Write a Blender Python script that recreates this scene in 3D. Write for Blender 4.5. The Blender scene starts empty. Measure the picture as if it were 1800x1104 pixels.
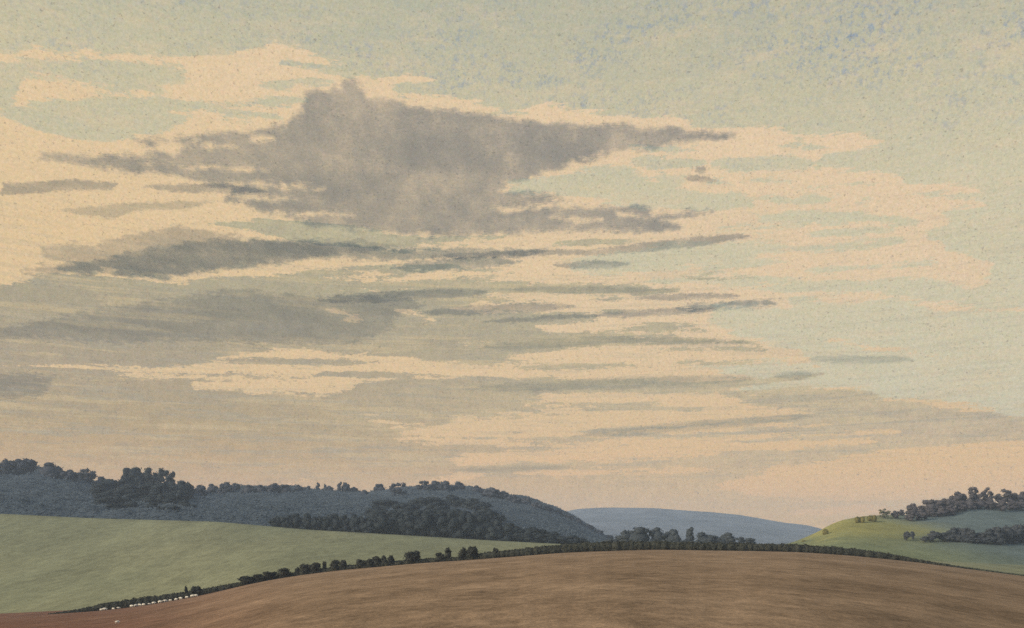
import bpy, math, random
import numpy as np
from mathutils import Vector

# ------------------------------------------------------------------ camera, light, exposure
C = bpy.context.scene.collection
SC = bpy.context.scene
F = 1559.0            # focal length in photo pixels (photo 1800 wide)
HY = 960.0            # photo row of the eye level
EYE = 1.7
cam_d = bpy.data.cameras.new('camera'); cam = bpy.data.objects.new('camera', cam_d); C.objects.link(cam)
cam.location = (0, 0, EYE); cam.rotation_euler = (math.radians(90), 0, 0)
cam_d.sensor_width = 36.0; cam_d.lens = 36.0*F/1800.0
cam_d.shift_y = (HY-552.0)/1800.0
cam_d.clip_start = 0.1; cam_d.clip_end = 200000.0
SC.camera = cam

SUN_AZ = math.radians(-118.0)   # measured from +Y towards +X: low, far to the left and a little behind
SUN_EL = math.radians(21.0)
world = bpy.data.worlds.new("World"); SC.world = world; world.use_nodes = True
wn = world.node_tree; wn.nodes.clear()
wo = wn.nodes.new('ShaderNodeOutputWorld'); wb = wn.nodes.new('ShaderNodeBackground')
sk = wn.nodes.new('ShaderNodeTexSky'); sk.sky_type = 'NISHITA'; sk.sun_disc = False
sk.sun_elevation = SUN_EL; sk.sun_rotation = SUN_AZ
wb.inputs['Strength'].default_value = 0.15
wn.links.new(sk.outputs[0], wb.inputs['Color']); wn.links.new(wb.outputs[0], wo.inputs['Surface'])
sd = bpy.data.lights.new('sun', 'SUN'); sd.energy = 3.2; sd.angle = math.radians(12.0); sd.color = (1.0, 0.86, 0.68)
sun = bpy.data.objects.new('sun', sd); C.objects.link(sun)
d = Vector((math.sin(SUN_AZ)*math.cos(SUN_EL), math.cos(SUN_AZ)*math.cos(SUN_EL), math.sin(SUN_EL)))
sun.rotation_euler = d.to_track_quat('Z', 'Y').to_euler(); sun.location = (-100, -50, 60)
SC.view_settings.view_transform = 'Standard'; SC.view_settings.look = 'None'
SC.view_settings.exposure = 0.0; SC.view_settings.gamma = 1.0; SC.view_settings.use_curve_mapping = False
SC.cycles.transparent_max_bounces = 24
SC.cycles.volume_bounces = 1
SC.cycles.max_bounces = 6
SC.cycles.use_denoising = False

random.seed(7); RNG = np.random.default_rng(7)

# ------------------------------------------------------------------ helpers
def s2l(c):
    o = []
    for v in c[:3]:
        v = v/255.0
        o.append(v/12.92 if v <= 0.04045 else ((v+0.055)/1.055)**2.4)
    return tuple(o)+(1.0,)

def tag(o, label=None, cat=None, group=None, kind=None):
    if label: o['label'] = label
    if cat: o['category'] = cat
    if group: o['group'] = group
    if kind: o['kind'] = kind
    return o

def mesh_np(name, V, Q, mat=None, attrs=None, smooth=True, parent=None, tris=False):
    """V (n,3), Q (m,4|3)"""
    V = np.asarray(V, dtype=np.float32); Q = np.asarray(Q, dtype=np.int32)
    k = Q.shape[1]; m = bpy.data.meshes.new(name)
    m.vertices.add(len(V)); m.vertices.foreach_set('co', V.ravel())
    m.loops.add(len(Q)*k); m.loops.foreach_set('vertex_index', Q.ravel())
    m.polygons.add(len(Q)); m.polygons.foreach_set('loop_start', np.arange(len(Q), dtype=np.int32)*k)
    if smooth: m.polygons.foreach_set('use_smooth', np.ones(len(Q), dtype=bool))
    if attrs:
        for an, av in attrs.items():
            a = m.attributes.new(an, 'FLOAT', 'POINT'); a.data.foreach_set('value', np.asarray(av, dtype=np.float32).ravel())
    m.update(calc_edges=True)
    if mat: m.materials.append(mat)
    o = bpy.data.objects.new(name, m); C.objects.link(o)
    if parent: o.parent = parent
    return o

def grid_quads(nr, nc, keep=None):
    i = np.arange((nr-1)*(nc-1)); r = i//(nc-1); c = i % (nc-1)
    a = r*nc+c
    q = np.stack([a, a+1, a+nc+1, a+nc], 1)
    return q if keep is None else q[keep.ravel()[i]]

# value noise (numpy) for shapes
_PERM = np.random.default_rng(11).random((256, 256))
def vnoise(x, y):
    xi = np.floor(x).astype(int); yi = np.floor(y).astype(int); fx = x-xi; fy = y-yi
    fx = fx*fx*(3-2*fx); fy = fy*fy*(3-2*fy)
    a = _PERM[xi & 255, yi & 255]; b = _PERM[(xi+1) & 255, yi & 255]
    c = _PERM[xi & 255, (yi+1) & 255]; d_ = _PERM[(xi+1) & 255, (yi+1) & 255]
    return (a*(1-fx)+b*fx)*(1-fy)+(c*(1-fx)+d_*fx)*fy
def fbm(x, y, n=4, s=0.0):
    v = 0; a = 0.5; t = 0
    for k in range(n):
        v = v+a*vnoise(x*2**k+s+17*k, y*2**k+s*1.7+31*k); t += a; a *= 0.55
    return v/t

def sdf_poly(X, Y, P):
    P = np.asarray(P, float); inside = np.zeros(X.shape, bool); D = np.full(X.shape, 1e9)
    n = len(P)
    for i in range(n):
        x0, y0 = P[i]; x1, y1 = P[(i+1) % n]
        ex, ey = x1-x0, y1-y0; wx, wy = X-x0, Y-y0
        t = np.clip((wx*ex+wy*ey)/(ex*ex+ey*ey+1e-9), 0, 1)
        D = np.minimum(D, (wx-ex*t)**2+(wy-ey*t)**2)
        if y0 != y1:
            cr = ((y0 > Y) != (y1 > Y)) & (X < (x1-x0)*(Y-y0)/(y1-y0)+x0)
            inside ^= cr
    return np.where(inside, 1, -1)*np.sqrt(D)

def lens(x0, y0, x1, y1, t, p=0.6):
    """brush-like streak outline from one tip to the other, half-thickness t"""
    n = 9; top = []; bot = []
    for i in range(n+1):
        s = i/n; w = t*(max(0.0, 4*s*(1-s)))**p
        x = x0+(x1-x0)*s; y = y0+(y1-y0)*s
        top.append((x, y-w)); bot.append((x, y+w))
    return top+bot[::-1][1:-1]

def sdf_union(X, Y, polys):
    S = np.full(X.shape, -80.0)
    for P in polys:
        P = np.asarray(P, float)
        x0, y0 = P.min(0)-60; x1, y1 = P.max(0)+60
        m = (X > x0) & (X < x1) & (Y > y0) & (Y < y1)
        if m.any():
            S[m] = np.maximum(S[m], sdf_poly(X[m], Y[m], P))
    return S

# node helpers
class NT:
    def __init__(s, name):
        s.m = bpy.data.materials.new(name); s.m.use_nodes = True; s.t = s.m.node_tree; s.t.nodes.clear()
        s.out = s.t.nodes.new('ShaderNodeOutputMaterial')
    def n(s, typ, **kw):
        nd = s.t.nodes.new(typ)
        for k, v in kw.items():
            setattr(nd, k, v)
        return nd
    def l(s, a, b): s.t.links.new(a, b)
    def setin(s, nd, i, v):
        if isinstance(v, bpy.types.NodeSocket): s.l(v, nd.inputs[i])
        else: nd.inputs[i].default_value = v
    def math(s, op, a, b=0.0, c=None, clamp=False):
        nd = s.n('ShaderNodeMath', operation=op, use_clamp=clamp)
        s.setin(nd, 0, a); s.setin(nd, 1, b)
        if c is not None: s.setin(nd, 2, c)
        return nd.outputs[0]
    def mix(s, f, a, b, mode='MIX'):
        nd = s.n('ShaderNodeMix', data_type='RGBA', blend_type=mode)
        s.setin(nd, 0, f); s.setin(nd, 6, a); s.setin(nd, 7, b)
        return nd.outputs[2]
    def ramp(s, f, stops, interp='LINEAR'):
        nd = s.n('ShaderNodeValToRGB'); cr = nd.color_ramp; cr.interpolation = interp
        s.l(f, nd.inputs[0])
        while len(cr.elements) < len(stops): cr.elements.new(0.5)
        for e, (p, c) in zip(cr.elements, stops):
            e.position = p; e.color = c
        return nd.outputs[0]
    def step(s, v, lo, hi):
        nd = s.n('ShaderNodeMapRange', interpolation_type='SMOOTHSTEP')
        s.setin(nd, 0, v); nd.inputs[1].default_value = lo; nd.inputs[2].default_value = hi
        return nd.outputs[0]
    def attr(s, name):
        nd = s.n('ShaderNodeAttribute'); nd.attribute_name = name; return nd.outputs['Fac']
    def noise(s, vec, scale, detail=4, rough=0.55, dist=0.0):
        nd = s.n('ShaderNodeTexNoise'); s.l(vec, nd.inputs['Vector'])
        nd.inputs['Scale'].default_value = scale; nd.inputs['Detail'].default_value = detail
        nd.inputs['Roughness'].default_value = rough; nd.inputs['Distortion'].default_value = dist
        return nd.outputs['Fac']
    def pos(s): return s.n('ShaderNodeNewGeometry').outputs['Position']
    def scale(s, v, sc):
        nd = s.n('ShaderNodeVectorMath', operation='MULTIPLY'); s.l(v, nd.inputs[0]); nd.inputs[1].default_value = sc
        return nd.outputs[0]

# ------------------------------------------------------------------ sky dome (high thin cloud and blue, as one far shell)
SKY_R = 90000.0
# the blue-green open sky between the cream cloud sheets
OPEN = [
 [(-900,-900),(2900,-900),(2900,700),(2100,760),(1800,735),(1730,722),(1650,708),(1600,703),(1540,700),(1520,690),(1450,680),(1400,660),(1430,640),(1400,612),(1440,600),(1560,612),(1640,625),(1500,600),(1420,590),(1370,560),(1390,530),(1420,520),(1500,530),(1560,520),(1640,545),(1800,545),(1640,535),(1540,515),(1470,520),(1380,500),(1370,488),(1480,500),(1560,490),(1640,492),(1700,505),(1745,482),(1735,460),(1690,445),(1660,430),(1640,425),(1630,405),(1670,398),(1680,390),(1655,370),(1690,362),(1720,356),(1705,348),(1640,352),(1600,343),(1650,335),(1710,336),(1705,327),(1590,325),(1575,308),(1500,298),(1435,300),(1436,280),(1440,262),(1480,260),(1550,256),(1540,246),(1500,236),(1390,240),(1350,226),(1285,230),(1220,222),(1190,205),(1120,202),(1060,200),(1010,192),(950,187),(915,198),(870,196),(830,180),(760,172),(700,166),(690,150),(765,140),(762,128),(700,132),(655,138),(600,108),(530,85),(480,78),(400,93),(330,98),(235,98),(190,98),(150,90),(100,92),(60,80),(20,88),(-80,84),(-900,60)],
 [(-40,106),(60,103),(190,106),(330,116),(336,130),(322,150),(290,168),(240,160),(170,152),(110,140),(40,132),(30,165),(20,185),(-40,178)],
 [(60,178),(180,168),(300,172),(450,178),(445,188),(300,196),(340,205),(260,240),(140,246),(60,225),(20,212),(-10,195)],
 lens(350,195,500,200,12), lens(443,180,536,180,8), lens(462,151,516,151,4.5), lens(519,144,582,143,6), lens(556,126,670,132,6), lens(500,110,640,118,4),
 lens(1112,284,1240,283,13), lens(1250,292,1440,288,17), lens(1360,258,1450,256,7), lens(1150,318,1205,320,14,.4), lens(1235,326,1297,324,9,.4),
 lens(1396,352,1480,352,13,.4), lens(1335,348,1400,350,6), lens(1470,343,1492,343,3), lens(1500,350,1534,350,8), lens(1395,330,1465,328,5), lens(1465,322,1545,322,5),
 [(960,312),(1020,297),(1080,290),(1118,300),(1135,312),(1200,332),(1290,336),(1330,345),(1325,362),(1250,372),(1150,366),(1040,352),(960,340),(900,338),(905,322)],
 [(1320,378),(1400,370),(1520,372),(1612,382),(1612,396),(1500,395),(1400,398),(1330,392)],
 lens(1410,410,1580,408,8,.4), lens(1395,440,1560,432,7,.4),
 [(985,462),(1060,448),(1200,428),(1300,424),(1405,428),(1410,436),(1330,448),(1385,460),(1330,468),(1200,472),(1060,482),(1000,474)],
 lens(1130,492,1400,494,9,.4), lens(1340,508,1560,504,13,.4), [(1240,535),(1340,540),(1440,545),(1450,600),(1380,612),(1290,590),(1260,566)],
 [(1200,640),(1400,636),(1560,640),(1560,680),(1400,690),(1290,690),(1330,672)],
 lens(1250,402,1420,400,6), lens(1170,352,1340,350,11), lens(1560,470,1660,462,6), lens(1420,478,1560,470,5), lens(1280,322,1400,318,5), lens(1500,420,1600,424,7), lens(1110,265,1230,262,5),

]
# olive and grey-violet haze bands low in the sky
BAND = [
 [(-900,500),(0,500),(60,494),(110,492),(200,500),(330,503),(480,496),(560,505),(700,512),(850,500),(1010,497),(1110,500),(1190,506),(1190,513),(1080,522),(1000,518),(860,522),(800,542),(850,545),(1000,550),(1040,562),(950,572),(960,582),(1060,582),(1130,590),(1250,596),(1330,600),(1335,610),(1200,606),(1040,610),(900,628),(860,638),(740,634),(600,618),(560,612),(480,612),(420,622),(385,630),(330,645),(200,645),(0,646),(-900,646)],
 [(-900,640),(0,645),(200,650),(330,666),(345,680),(430,684),(440,692),(520,694),(625,687),(640,672),(760,662),(900,664),(1010,668),(1120,668),(1250,666),(1340,664),(1400,656),(1440,656),(1400,672),(1330,676),(1250,688),(1160,690),(1060,690),(960,694),(920,712),(1000,712),(1000,722),(900,722),(860,728),(800,732),(790,745),(690,746),(680,752),(740,764),(760,770),(860,768),(970,764),(1070,752),(1200,745),(1300,738),(1430,726),(1350,716),(1290,700),(1270,688),(1330,690),(1400,684),(1480,682),(1530,692),(1560,700),(1650,706),(1800,738),(2900,800),(2900,1300),(-900,1300)],
 lens(190,657,420,660,4), lens(270,661,520,662,6), lens(370,632,640,638,6), lens(560,656,800,662,7,.5), lens(800,640,1140,646,5),
 lens(1130,612,1340,616,5), lens(1140,640,1345,640,4), lens(840,524,960,528,4), lens(1030,543,1100,545,4), lens(960,428,1120,424,7),
 [(60,482),(200,480),(330,492),(500,480),(640,470),(760,462),(860,470),(900,480),(860,492),(760,506),(600,515),(400,520),(100,520),(60,505)],
 [(470,384),(540,388),(640,402),(760,415),(900,412),(860,428),(700,440),(560,430),(480,414),(380,396),(300,398),(400,388)],
 lens(930,718,1240,716,7), lens(640,777,1500,805,7), lens(230,661,560,663,6), lens(370,634,660,638,8), lens(830,730,1010,732,5), lens(1080,575,1240,578,4), lens(900,600,1200,602,6), lens(1150,488,1330,490,3),
]
PALE = [ # cream and peach streaks left open across the bands
 lens(190,661,360,664,3), lens(340,675,520,674,9,.5), lens(470,692,560,689,4), lens(640,738,700,744,4),
 lens(0,644,260,643,1.6), lens(570,545,640,560,5), lens(800,815,960,800,8,.5), lens(820,800,1560,775,9,.4), lens(860,768,1500,745,4),
 lens(700,858,860,832,7,.5), lens(480,856,560,850,3), lens(900,832,1250,826,6,.5), lens(1300,830,1700,805,9,.5), lens(800,604,880,600,2),
 lens(940,786,1560,758,5), lens(700,770,1000,782,4), lens(1460,668,1540,690,6), lens(1560,700,1790,728,4), lens(1430,762,1580,757,5),
 lens(1250,852,2300,800,46,.5), lens(790,808,1300,792,10,.4), lens(1380,905,1560,890,9),
 lens(330,436,440,434,4), lens(130,478,200,470,5), lens(20,486,120,470,9), lens(700,545,770,562,3), lens(580,452,700,456,5), lens(560,486,690,484,4),
 lens(200,484,340,494,5), lens(640,492,900,476,6), lens(800,540,1000,526,6), lens(640,448,860,420,2.5), lens(780,372,1000,350,3),
 lens(1180,396,1400,392,6), lens(900,470,1200,474,5),
]
def sky_dome():
    # grid in azimuth tangent / elevation: fine where the wide view looks, coarse beyond
    az = np.concatenate([np.linspace(-100,-62,40)[:-1], np.linspace(-62,-34,120)[:-1], np.linspace(-34,34,600), np.linspace(34,62,120)[1:], np.linspace(62,100,40)[1:]])
    el = np.concatenate([np.linspace(-3,0,4)[:-1], np.linspace(0,33,420), np.linspace(33,90,40)[1:]])
    A, E = np.meshgrid(np.radians(az), np.radians(el))
    X = np.cos(E)*np.sin(A); Y = np.cos(E)*np.cos(A); Z = np.sin(E)
    Yc = np.maximum(Y, 0.12)
    px = 900+F*X/Yc; py = HY-F*Z/Yc
    # brush wobble
    wx = (fbm(px/90, py/30, 3, 3.)-.5)*34; wy = (fbm(px/70, py/16, 4, 9.)-.5)*11
    so = sdf_union(px+wx, py+wy, OPEN); sb = sdf_union(px+wx*.8, py+wy, BAND); sp = sdf_union(px+wx, py+wy*.8, PALE)
    sb = np.minimum(sb, -sp)
    w = np.clip((np.maximum(np.abs(px-900)-960, -py-60))/620, 0, 1)
    gen = (fbm(np.degrees(A)/9, np.degrees(E)/1.6, 5, 5.)-.5)*120
    so = so*(1-w)+(gen+18)*w; sb = sb*(1-w)+((fbm(np.degrees(A)/14, np.degrees(E)/1.8, 5, 2.)-.5)*120+30-np.degrees(E)*5)*w
    V = np.stack([X, Y, Z], -1).reshape(-1, 3)*SKY_R
    t = NT('sky_material')
    p = t.pos(); u = t.n('ShaderNodeVectorMath', operation='NORMALIZE'); t.l(p, u.inputs[0]); u = u.outputs[0]
    sep = t.n('ShaderNodeSeparateXYZ'); t.l(u, sep.inputs[0]); sx, sy, sz = sep.outputs
    us = t.scale(u, (1, 1, 3.0))
    # azimuth factor 0 left .. 1 right
    azf = t.step(sx, -0.5, 0.5)
    n1 = t.noise(us, 60, 5, .65); n2 = t.noise(us, 260, 4, .6); ng = t.noise(u, 400, 3, .8); ngr = t.noise(t.scale(u, (1.2, 1, 1)), 300, 3, .8); ngb = t.noise(t.scale(u, (1, 1, 1.3)), 230, 4, .8); nb = t.noise(us, 9, 4, .6)
    nm = t.noise(u, 170, 5, .75)
    rag = t.math('ADD', t.math('MULTIPLY', t.math('SUBTRACT', n1, .5), 26), t.math('MULTIPLY', t.math('SUBTRACT', n2, .5), 24))
    n14 = t.noise(t.scale(u, (1, 1, 13)), 11, 5, .6)
    rag = t.math('ADD', rag, t.math('MULTIPLY', t.math('SUBTRACT', n14, .5), 46))
    ragb = t.math('MULTIPLY', rag, .75)
    mo = t.step(t.math('ADD', t.attr('open_sky'), rag), -3.0, 4.0)
    mo = t.math('MULTIPLY', mo, t.math('MULTIPLY_ADD', t.step(t.noise(t.scale(u, (1, 1, 4)), 20, 5, .65), .30, .55), .3, .7))
    mb = t.step(t.math('ADD', t.attr('band'), ragb), -1.5, 2.2)
    soft = t.step(t.attr('band'), -14, 40)
    L = s2l
    cream_l = t.ramp(sz, [(0, L((250,184,126))), (.06, L((244,194,138))), (.14, L((229,197,150))), (.30, L((228,198,152))), (.48, L((228,202,164))), (.7, L((215,200,170)))])
    cream_r = t.ramp(sz, [(0, L((252,194,116))), (.06, L((242,194,132))), (.13, L((226,192,144))), (.24, L((228,202,166))), (.48, L((230,204,170))), (.7, L((215,200,170)))])
    cream = t.mix(azf, cream_l, cream_r)
    open_l = t.ramp(sz, [(0, L((205,195,165))), (.25, L((204,194,160))), (.45, L((202,193,160))), (.52, L((183,183,160))), (.62, L((168,174,160))), (1, L((120,140,150)))])
    open_r = t.ramp(sz, [(0, L((205,195,170))), (.16, L((212,202,170))), (.36, L((208,199,168))), (.44, L((196,190,162))), (.5, L((182,180,158))), (.62, L((168,171,156))), (1, L((120,140,150)))])
    opn = t.mix(azf, open_l, open_r)
    # blue pigment mottling high up, strongest to the right
    bm = t.math('MULTIPLY', t.step(nm, .46, .66), t.step(sz, .34, .46))
    patch = t.step(nb, .36, .62)
    bm = t.math('MULTIPLY', bm, t.math('MULTIPLY_ADD', patch, .75, .2))
    bm = t.math('MULTIPLY', bm, t.math('MULTIPLY_ADD', azf, .6, .4))
    opn = t.mix(t.math('MULTIPLY', bm, .95), opn, L((134,152,172)))
    opn = t.mix(t.math('MULTIPLY', t.step(t.noise(us, 14, 4, .6), .35, .75), .35), opn, L((205,194,158)))
    col = t.mix(mo, cream, opn)
    band_l = t.ramp(sz, [(0, L((226,180,128))), (.055, L((220,176,124))), (.09, L((204,168,117))), (.13, L((184,160,117))), (.18, L((174,158,130))), (.25, L((170,160,132))), (.33, L((186,178,144)))])
    band_r = t.ramp(sz, [(0, L((240,188,112))), (.04, L((234,189,124))), (.08, L((217,184,134))), (.12, L((204,182,146))), (.19, L((196,180,142))), (.25, L((182,172,142))), (.33, L((190,180,148)))])
    azb = t.step(sx, -0.35, 0.25)
    bnd = t.mix(azb, band_l, band_r)
    bnd = t.mix(t.math('MULTIPLY', t.step(t.noise(us, 26, 5, .65), .4, .75), t.math('MULTIPLY', t.step(sz, .04, .12), .38)), bnd, L((146,140,126)))
    st1 = t.noise(t.scale(u, (1, 1, 20)), 6.5, 6, .66); st2 = t.noise(t.scale(u, (1.3, 1, 26)), 8.0, 6, .68)
    zone = t.math('MULTIPLY', t.step(sz, .05, .11), t.step(sz, .34, .26))
    bnd = t.mix(t.math('MULTIPLY', t.math('MULTIPLY', t.step(st1, .50, .60), zone), .42), bnd, L((214,190,144)))
    bnd = t.mix(t.math('MULTIPLY', t.math('MULTIPLY', t.step(st2, .51, .60), zone), .30), bnd, L((156,148,130)))
    col = t.mix(t.math('MULTIPLY', mb, .93), col, bnd)
    col = t.mix(t.math('MULTIPLY', t.math('MULTIPLY', t.step(st2, .53, .58), t.math('MULTIPLY', t.step(sz, .05, .11), t.step(sz, .40, .28))), .20), col, L((176,170,148)))
    # fibrous grain of the air
    g = t.math('MULTIPLY_ADD', t.math('SUBTRACT', ng, .5), .55, 1.0)
    g = t.math('MULTIPLY', g, t.math('MULTIPLY_ADD', t.math('SUBTRACT', n2, .5), .16, 1.0))
    g = t.math('MULTIPLY', g, t.math('MULTIPLY_ADD', t.math('SUBTRACT', t.noise(u, 90, 6, .75), .5), t.math('MULTIPLY_ADD', mb, .30, .12), 1.0))
    cg = t.n('ShaderNodeCombineXYZ'); t.l(t.math('ADD', g, t.math('MULTIPLY', t.math('SUBTRACT', ngr, .5), .35)), cg.inputs[0]); t.l(g, cg.inputs[1]); t.l(t.math('SUBTRACT', g, t.math('MULTIPLY', t.math('SUBTRACT', ngb, .5), .45)), cg.inputs[2])
    col = t.mix(1.0, col, cg.outputs[0], 'MULTIPLY')
    sp = t.math('MULTIPLY', t.step(t.noise(t.scale(u, (1, 1, 1.4)), 330, 2, .6), .62, .72), .45)
    col = t.mix(sp, col, L((120,112,104)))
    em = t.n('ShaderNodeEmission'); t.l(col, em.inputs[0]); em.inputs[1].default_value = 1.0
    t.l(em.outputs[0], t.out.inputs[0]); t.m.cycles.emission_sampling = 'NONE'
    o = mesh_np('sky', V, grid_quads(len(el), len(az)), t.m, {'open_sky': so, 'band': sb})
    o['kind'] = 'structure'
    return o
sky_dome()

# ------------------------------------------------------------------ clouds: thin bodies of vapour lying at their own height
def cloud_material(name, tint, scatter=0.03, soft=3.0, amp=26, grain=.6):
    t = NT(name)
    p = t.pos()
    # noise laid out along the cloud layer, coarse scale with distance because the cloud is far
    u = t.n('ShaderNodeVectorMath', operation='NORMALIZE'); t.l(p, u.inputs[0])
    oc = t.n('ShaderNodeTexCoord').outputs['Object']
    n1 = t.noise(oc, .012, 6, .68); n2 = t.noise(oc, .0022, 4, .6); n3 = t.noise(oc, .09, 3, .75); n4 = t.noise(oc, .045, 4, .7); n5 = t.noise(t.scale(oc, (1, .35, 1)), .006, 5, .7)
    e = t.math('ADD', t.attr('cover'), t.math('MULTIPLY', t.math('SUBTRACT', n1, .5), amp))
    e = t.math('ADD', e, min(5.0, amp*.11)+1.0)
    e = t.math('ADD', e, t.math('MULTIPLY', t.math('SUBTRACT', n4, .5), min(18, amp)))
    a = t.step(e, 0.0, soft)
    a = t.math('MULTIPLY', a, t.math('MULTIPLY_ADD', t.step(t.math('ADD', n5, t.math('MULTIPLY', t.math('SUBTRACT', n4, .5), .5)), .30, .55), .28, .72))
    # wash variation inside the body
    k = t.math('ADD', t.math('MULTIPLY_ADD', t.math('SUBTRACT', n2, .5), -1.7, 0.0), t.math('MULTIPLY', t.math('SUBTRACT', n1, .5), -grain))
    k = t.math('ADD', k, t.math('MULTIPLY', t.math('SUBTRACT', n3, .5), -grain))
    k = t.math('ADD', k, t.math('MULTIPLY', t.math('SUBTRACT', n5, .5), -.9))
    T = tuple(math.sqrt(x) for x in tint)
    dk = tuple(x**1.3 for x in T); lt = tuple(x**0.62 for x in T)
    colr = t.ramp(t.math('ADD', k, .5), [(0.15, dk+(1,)), (0.5, T+(1,)), (0.85, lt+(1,))])
    colr = t.mix(a, (1, 1, 1, 1), colr)
    tr = t.n('ShaderNodeBsdfTransparent'); t.l(colr, tr.inputs[0])
    df = t.n('ShaderNodeBsdfTranslucent'); df.inputs[0].default_value = (.8, .78, .8, 1)
    mx = t.n('ShaderNodeMixShader'); t.l(t.math('MULTIPLY', a, scatter), mx.inputs[0]); t.l(tr.outputs[0], mx.inputs[1]); t.l(df.outputs[0], mx.inputs[2])
    t.l(mx.outputs[0], t.out.inputs[0])
    return t.m

CLOUD_H = 1500.0
def cloud(polys, mat, label, H=CLOUD_H, thick=25.0, step=2.6, edge=9, wob=1.0, holes=None, seed=0, group=None):
    A = np.concatenate([np.asarray(P, float) for P in polys])
    x0, y0 = A.min(0)-edge-8; x1, y1 = A.max(0)+edge+8
    nx = int((x1-x0)/step)+2; ny = int((y1-y0)/step)+2
    px, py = np.meshgrid(np.linspace(x0, x1, nx), np.linspace(y0, y1, ny))
    wx = (fbm(px/50, py/22, 3, 3.+seed)-.5)*24*wob; wy = (fbm(px/36, py/12, 4, 9.+seed)-.5)*9*wob
    s = sdf_union(px+wx, py+wy, polys)
    if holes: s = np.minimum(s, -sdf_union(px+wx, py+wy, holes))
    v = (HY-py)/F; D = (H-EYE)/v
    th = thick*np.sqrt(np.clip((s+edge)/30, 0, 1))
    X = (px-900)/F*D; Y = D
    keep = s > -edge
    k4 = keep[:-1, :-1] & keep[1:, :-1] & keep[:-1, 1:] & keep[1:, 1:]
    q = grid_quads(ny, nx)[k4.ravel()]
    N = nx*ny
    V = np.concatenate([np.stack([X, Y, H-th*.35], -1).reshape(-1, 3), np.stack([X, Y, H+th], -1).reshape(-1, 3)])
    # side walls along the open border
    e = np.concatenate([q[:, [0, 1]], q[:, [1, 2]], q[:, [2, 3]], q[:, [3, 0]]]); key = np.sort(e, 1)
    kk = key[:, 0].astype(np.int64)*N+key[:, 1]; _, inv, cnt = np.unique(kk, return_inverse=True, return_counts=True)
    b = e[cnt[inv] == 1]
    Q = np.concatenate([q, q[:, ::-1]+N, np.stack([b[:, 1], b[:, 0], b[:, 0]+N, b[:, 1]+N], 1)])
    used = np.unique(Q); mp = np.zeros(2*N, int); mp[used] = np.arange(len(used))
    cen = V[used].mean(0); 
    o = mesh_np('cloud', V[used]-cen, mp[Q], mat, {'cover': np.tile(s.ravel(), 2)[used]})
    o.location = cen
    tag(o, label, 'cloud', group)
    return o

M_grey = cloud_material('grey_cloud', (.46,.53,.65), amp=44, soft=11)
M_blue = cloud_material('blue_grey_cloud', (.49,.57,.66), amp=38, soft=9)
M_soft = cloud_material('soft_grey_cloud', (.66,.69,.73), amp=56, soft=9)
M_thin = cloud_material('thin_streak_cloud', (.58,.625,.69), amp=14, soft=4, grain=.4)
M_faint = cloud_material('faint_streak_cloud', (.71,.75,.77), amp=14, soft=5, grain=.4)

cloud([[(232,247),(330,240),(430,232),(480,226),(500,222),(510,205),(530,195),(540,165),(556,158),(575,165),(590,150),(600,158),(612,142),(628,150),(650,160),(640,172),(680,178),(760,190),(850,205),(900,212),(930,218),(990,214),(1010,222),(1080,220),(1150,226),(1240,232),(1290,240),(1245,246),(1190,250),(1120,262),(1060,272),(1010,290),(960,305),(900,320),(870,335),(930,342),(990,348),(1000,352),(930,362),(870,368),(880,378),(960,368),(1060,364),(1140,366),(1148,376),(1250,374),(1252,378),(1160,384),(1195,392),(1195,404),(1120,408),(1000,404),(900,410),(800,415),(700,412),(640,402),(560,398),(520,385),(480,372),(440,362),(400,352),(410,335),(360,318),(300,308),(230,302),(175,296),(110,285),(65,280),(66,268),(110,272),(170,276),(240,274),(300,272),(322,262),(380,260),(420,262),(400,255),(330,252),(260,252)]],
      M_grey, 'large dark grey cloud with a ragged peak spreading across the upper middle of the sky', thick=9, step=2.2, edge=14,
      holes=[lens(440,246,485,247,4), lens(860,366,905,368,3), lens(1085,376,1130,380,3), lens(330,250,420,262,3), lens(400,322,570,330,4), lens(250,290,470,300,3), lens(500,374,620,378,3), lens(360,344,520,350,4), lens(960,386,1060,388,3)], seed=1)
cloud([[(72,442),(100,432),(150,428),(170,433),(230,415),(300,402),(345,402),(400,418),(460,424),(560,428),(650,426),(700,432),(640,440),(560,452),(440,462),(380,470),(330,482),(250,482),(180,478),(100,478),(60,480),(40,474),(100,466),(130,462),(90,456)]],
      M_soft, 'pale grey cloud hump rising behind the long blue grey bank on the left', thick=6, H=1530, seed=2)
cloud([[(100,470),(160,462),(215,448),(270,436),(330,428),(420,422),(520,424),(610,430),(700,440),(800,438),(960,440),(955,446),(860,450),(760,455),(640,456),(560,452),(500,462),(430,472),(380,474),(330,482),(290,490),(230,488),(190,478),(140,480),(108,478)]],
      M_blue, 'long blue grey cloud bank low on the left under the large cloud', thick=7, seed=3, holes=[lens(180,470,200,478,3)])
cloud([[(-60,580),(0,578),(80,566),(120,555),(180,545),(240,535),(300,528),(340,520),(420,512),(500,520),(600,524),(700,520),(740,535),(700,560),(670,585),(620,602),(520,606),(420,600),(300,596),(220,602),(120,596),(60,592),(0,594),(-60,594)]],
      M_soft, 'broad dull grey cloud patch at the left above the thin cream streaks', thick=7, seed=4)
cloud([[(-60,664),(40,658),(90,664),(80,690),(30,700),(-60,696)]], M_soft, 'small grey violet cloud smudge low at the left edge', thick=5, seed=5, H=1500)
cloud([[(0,322),(60,320),(150,318),(200,324),(190,334),(120,336),(60,338),(8,342)]], M_thin, 'small ragged grey cloud at the left edge below the long arm', thick=4, seed=6)
cloud([lens(255,328,470,336,7,.5)], M_thin, 'thin grey cloud tongue reaching left under the large cloud', thick=4, seed=7)
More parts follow.
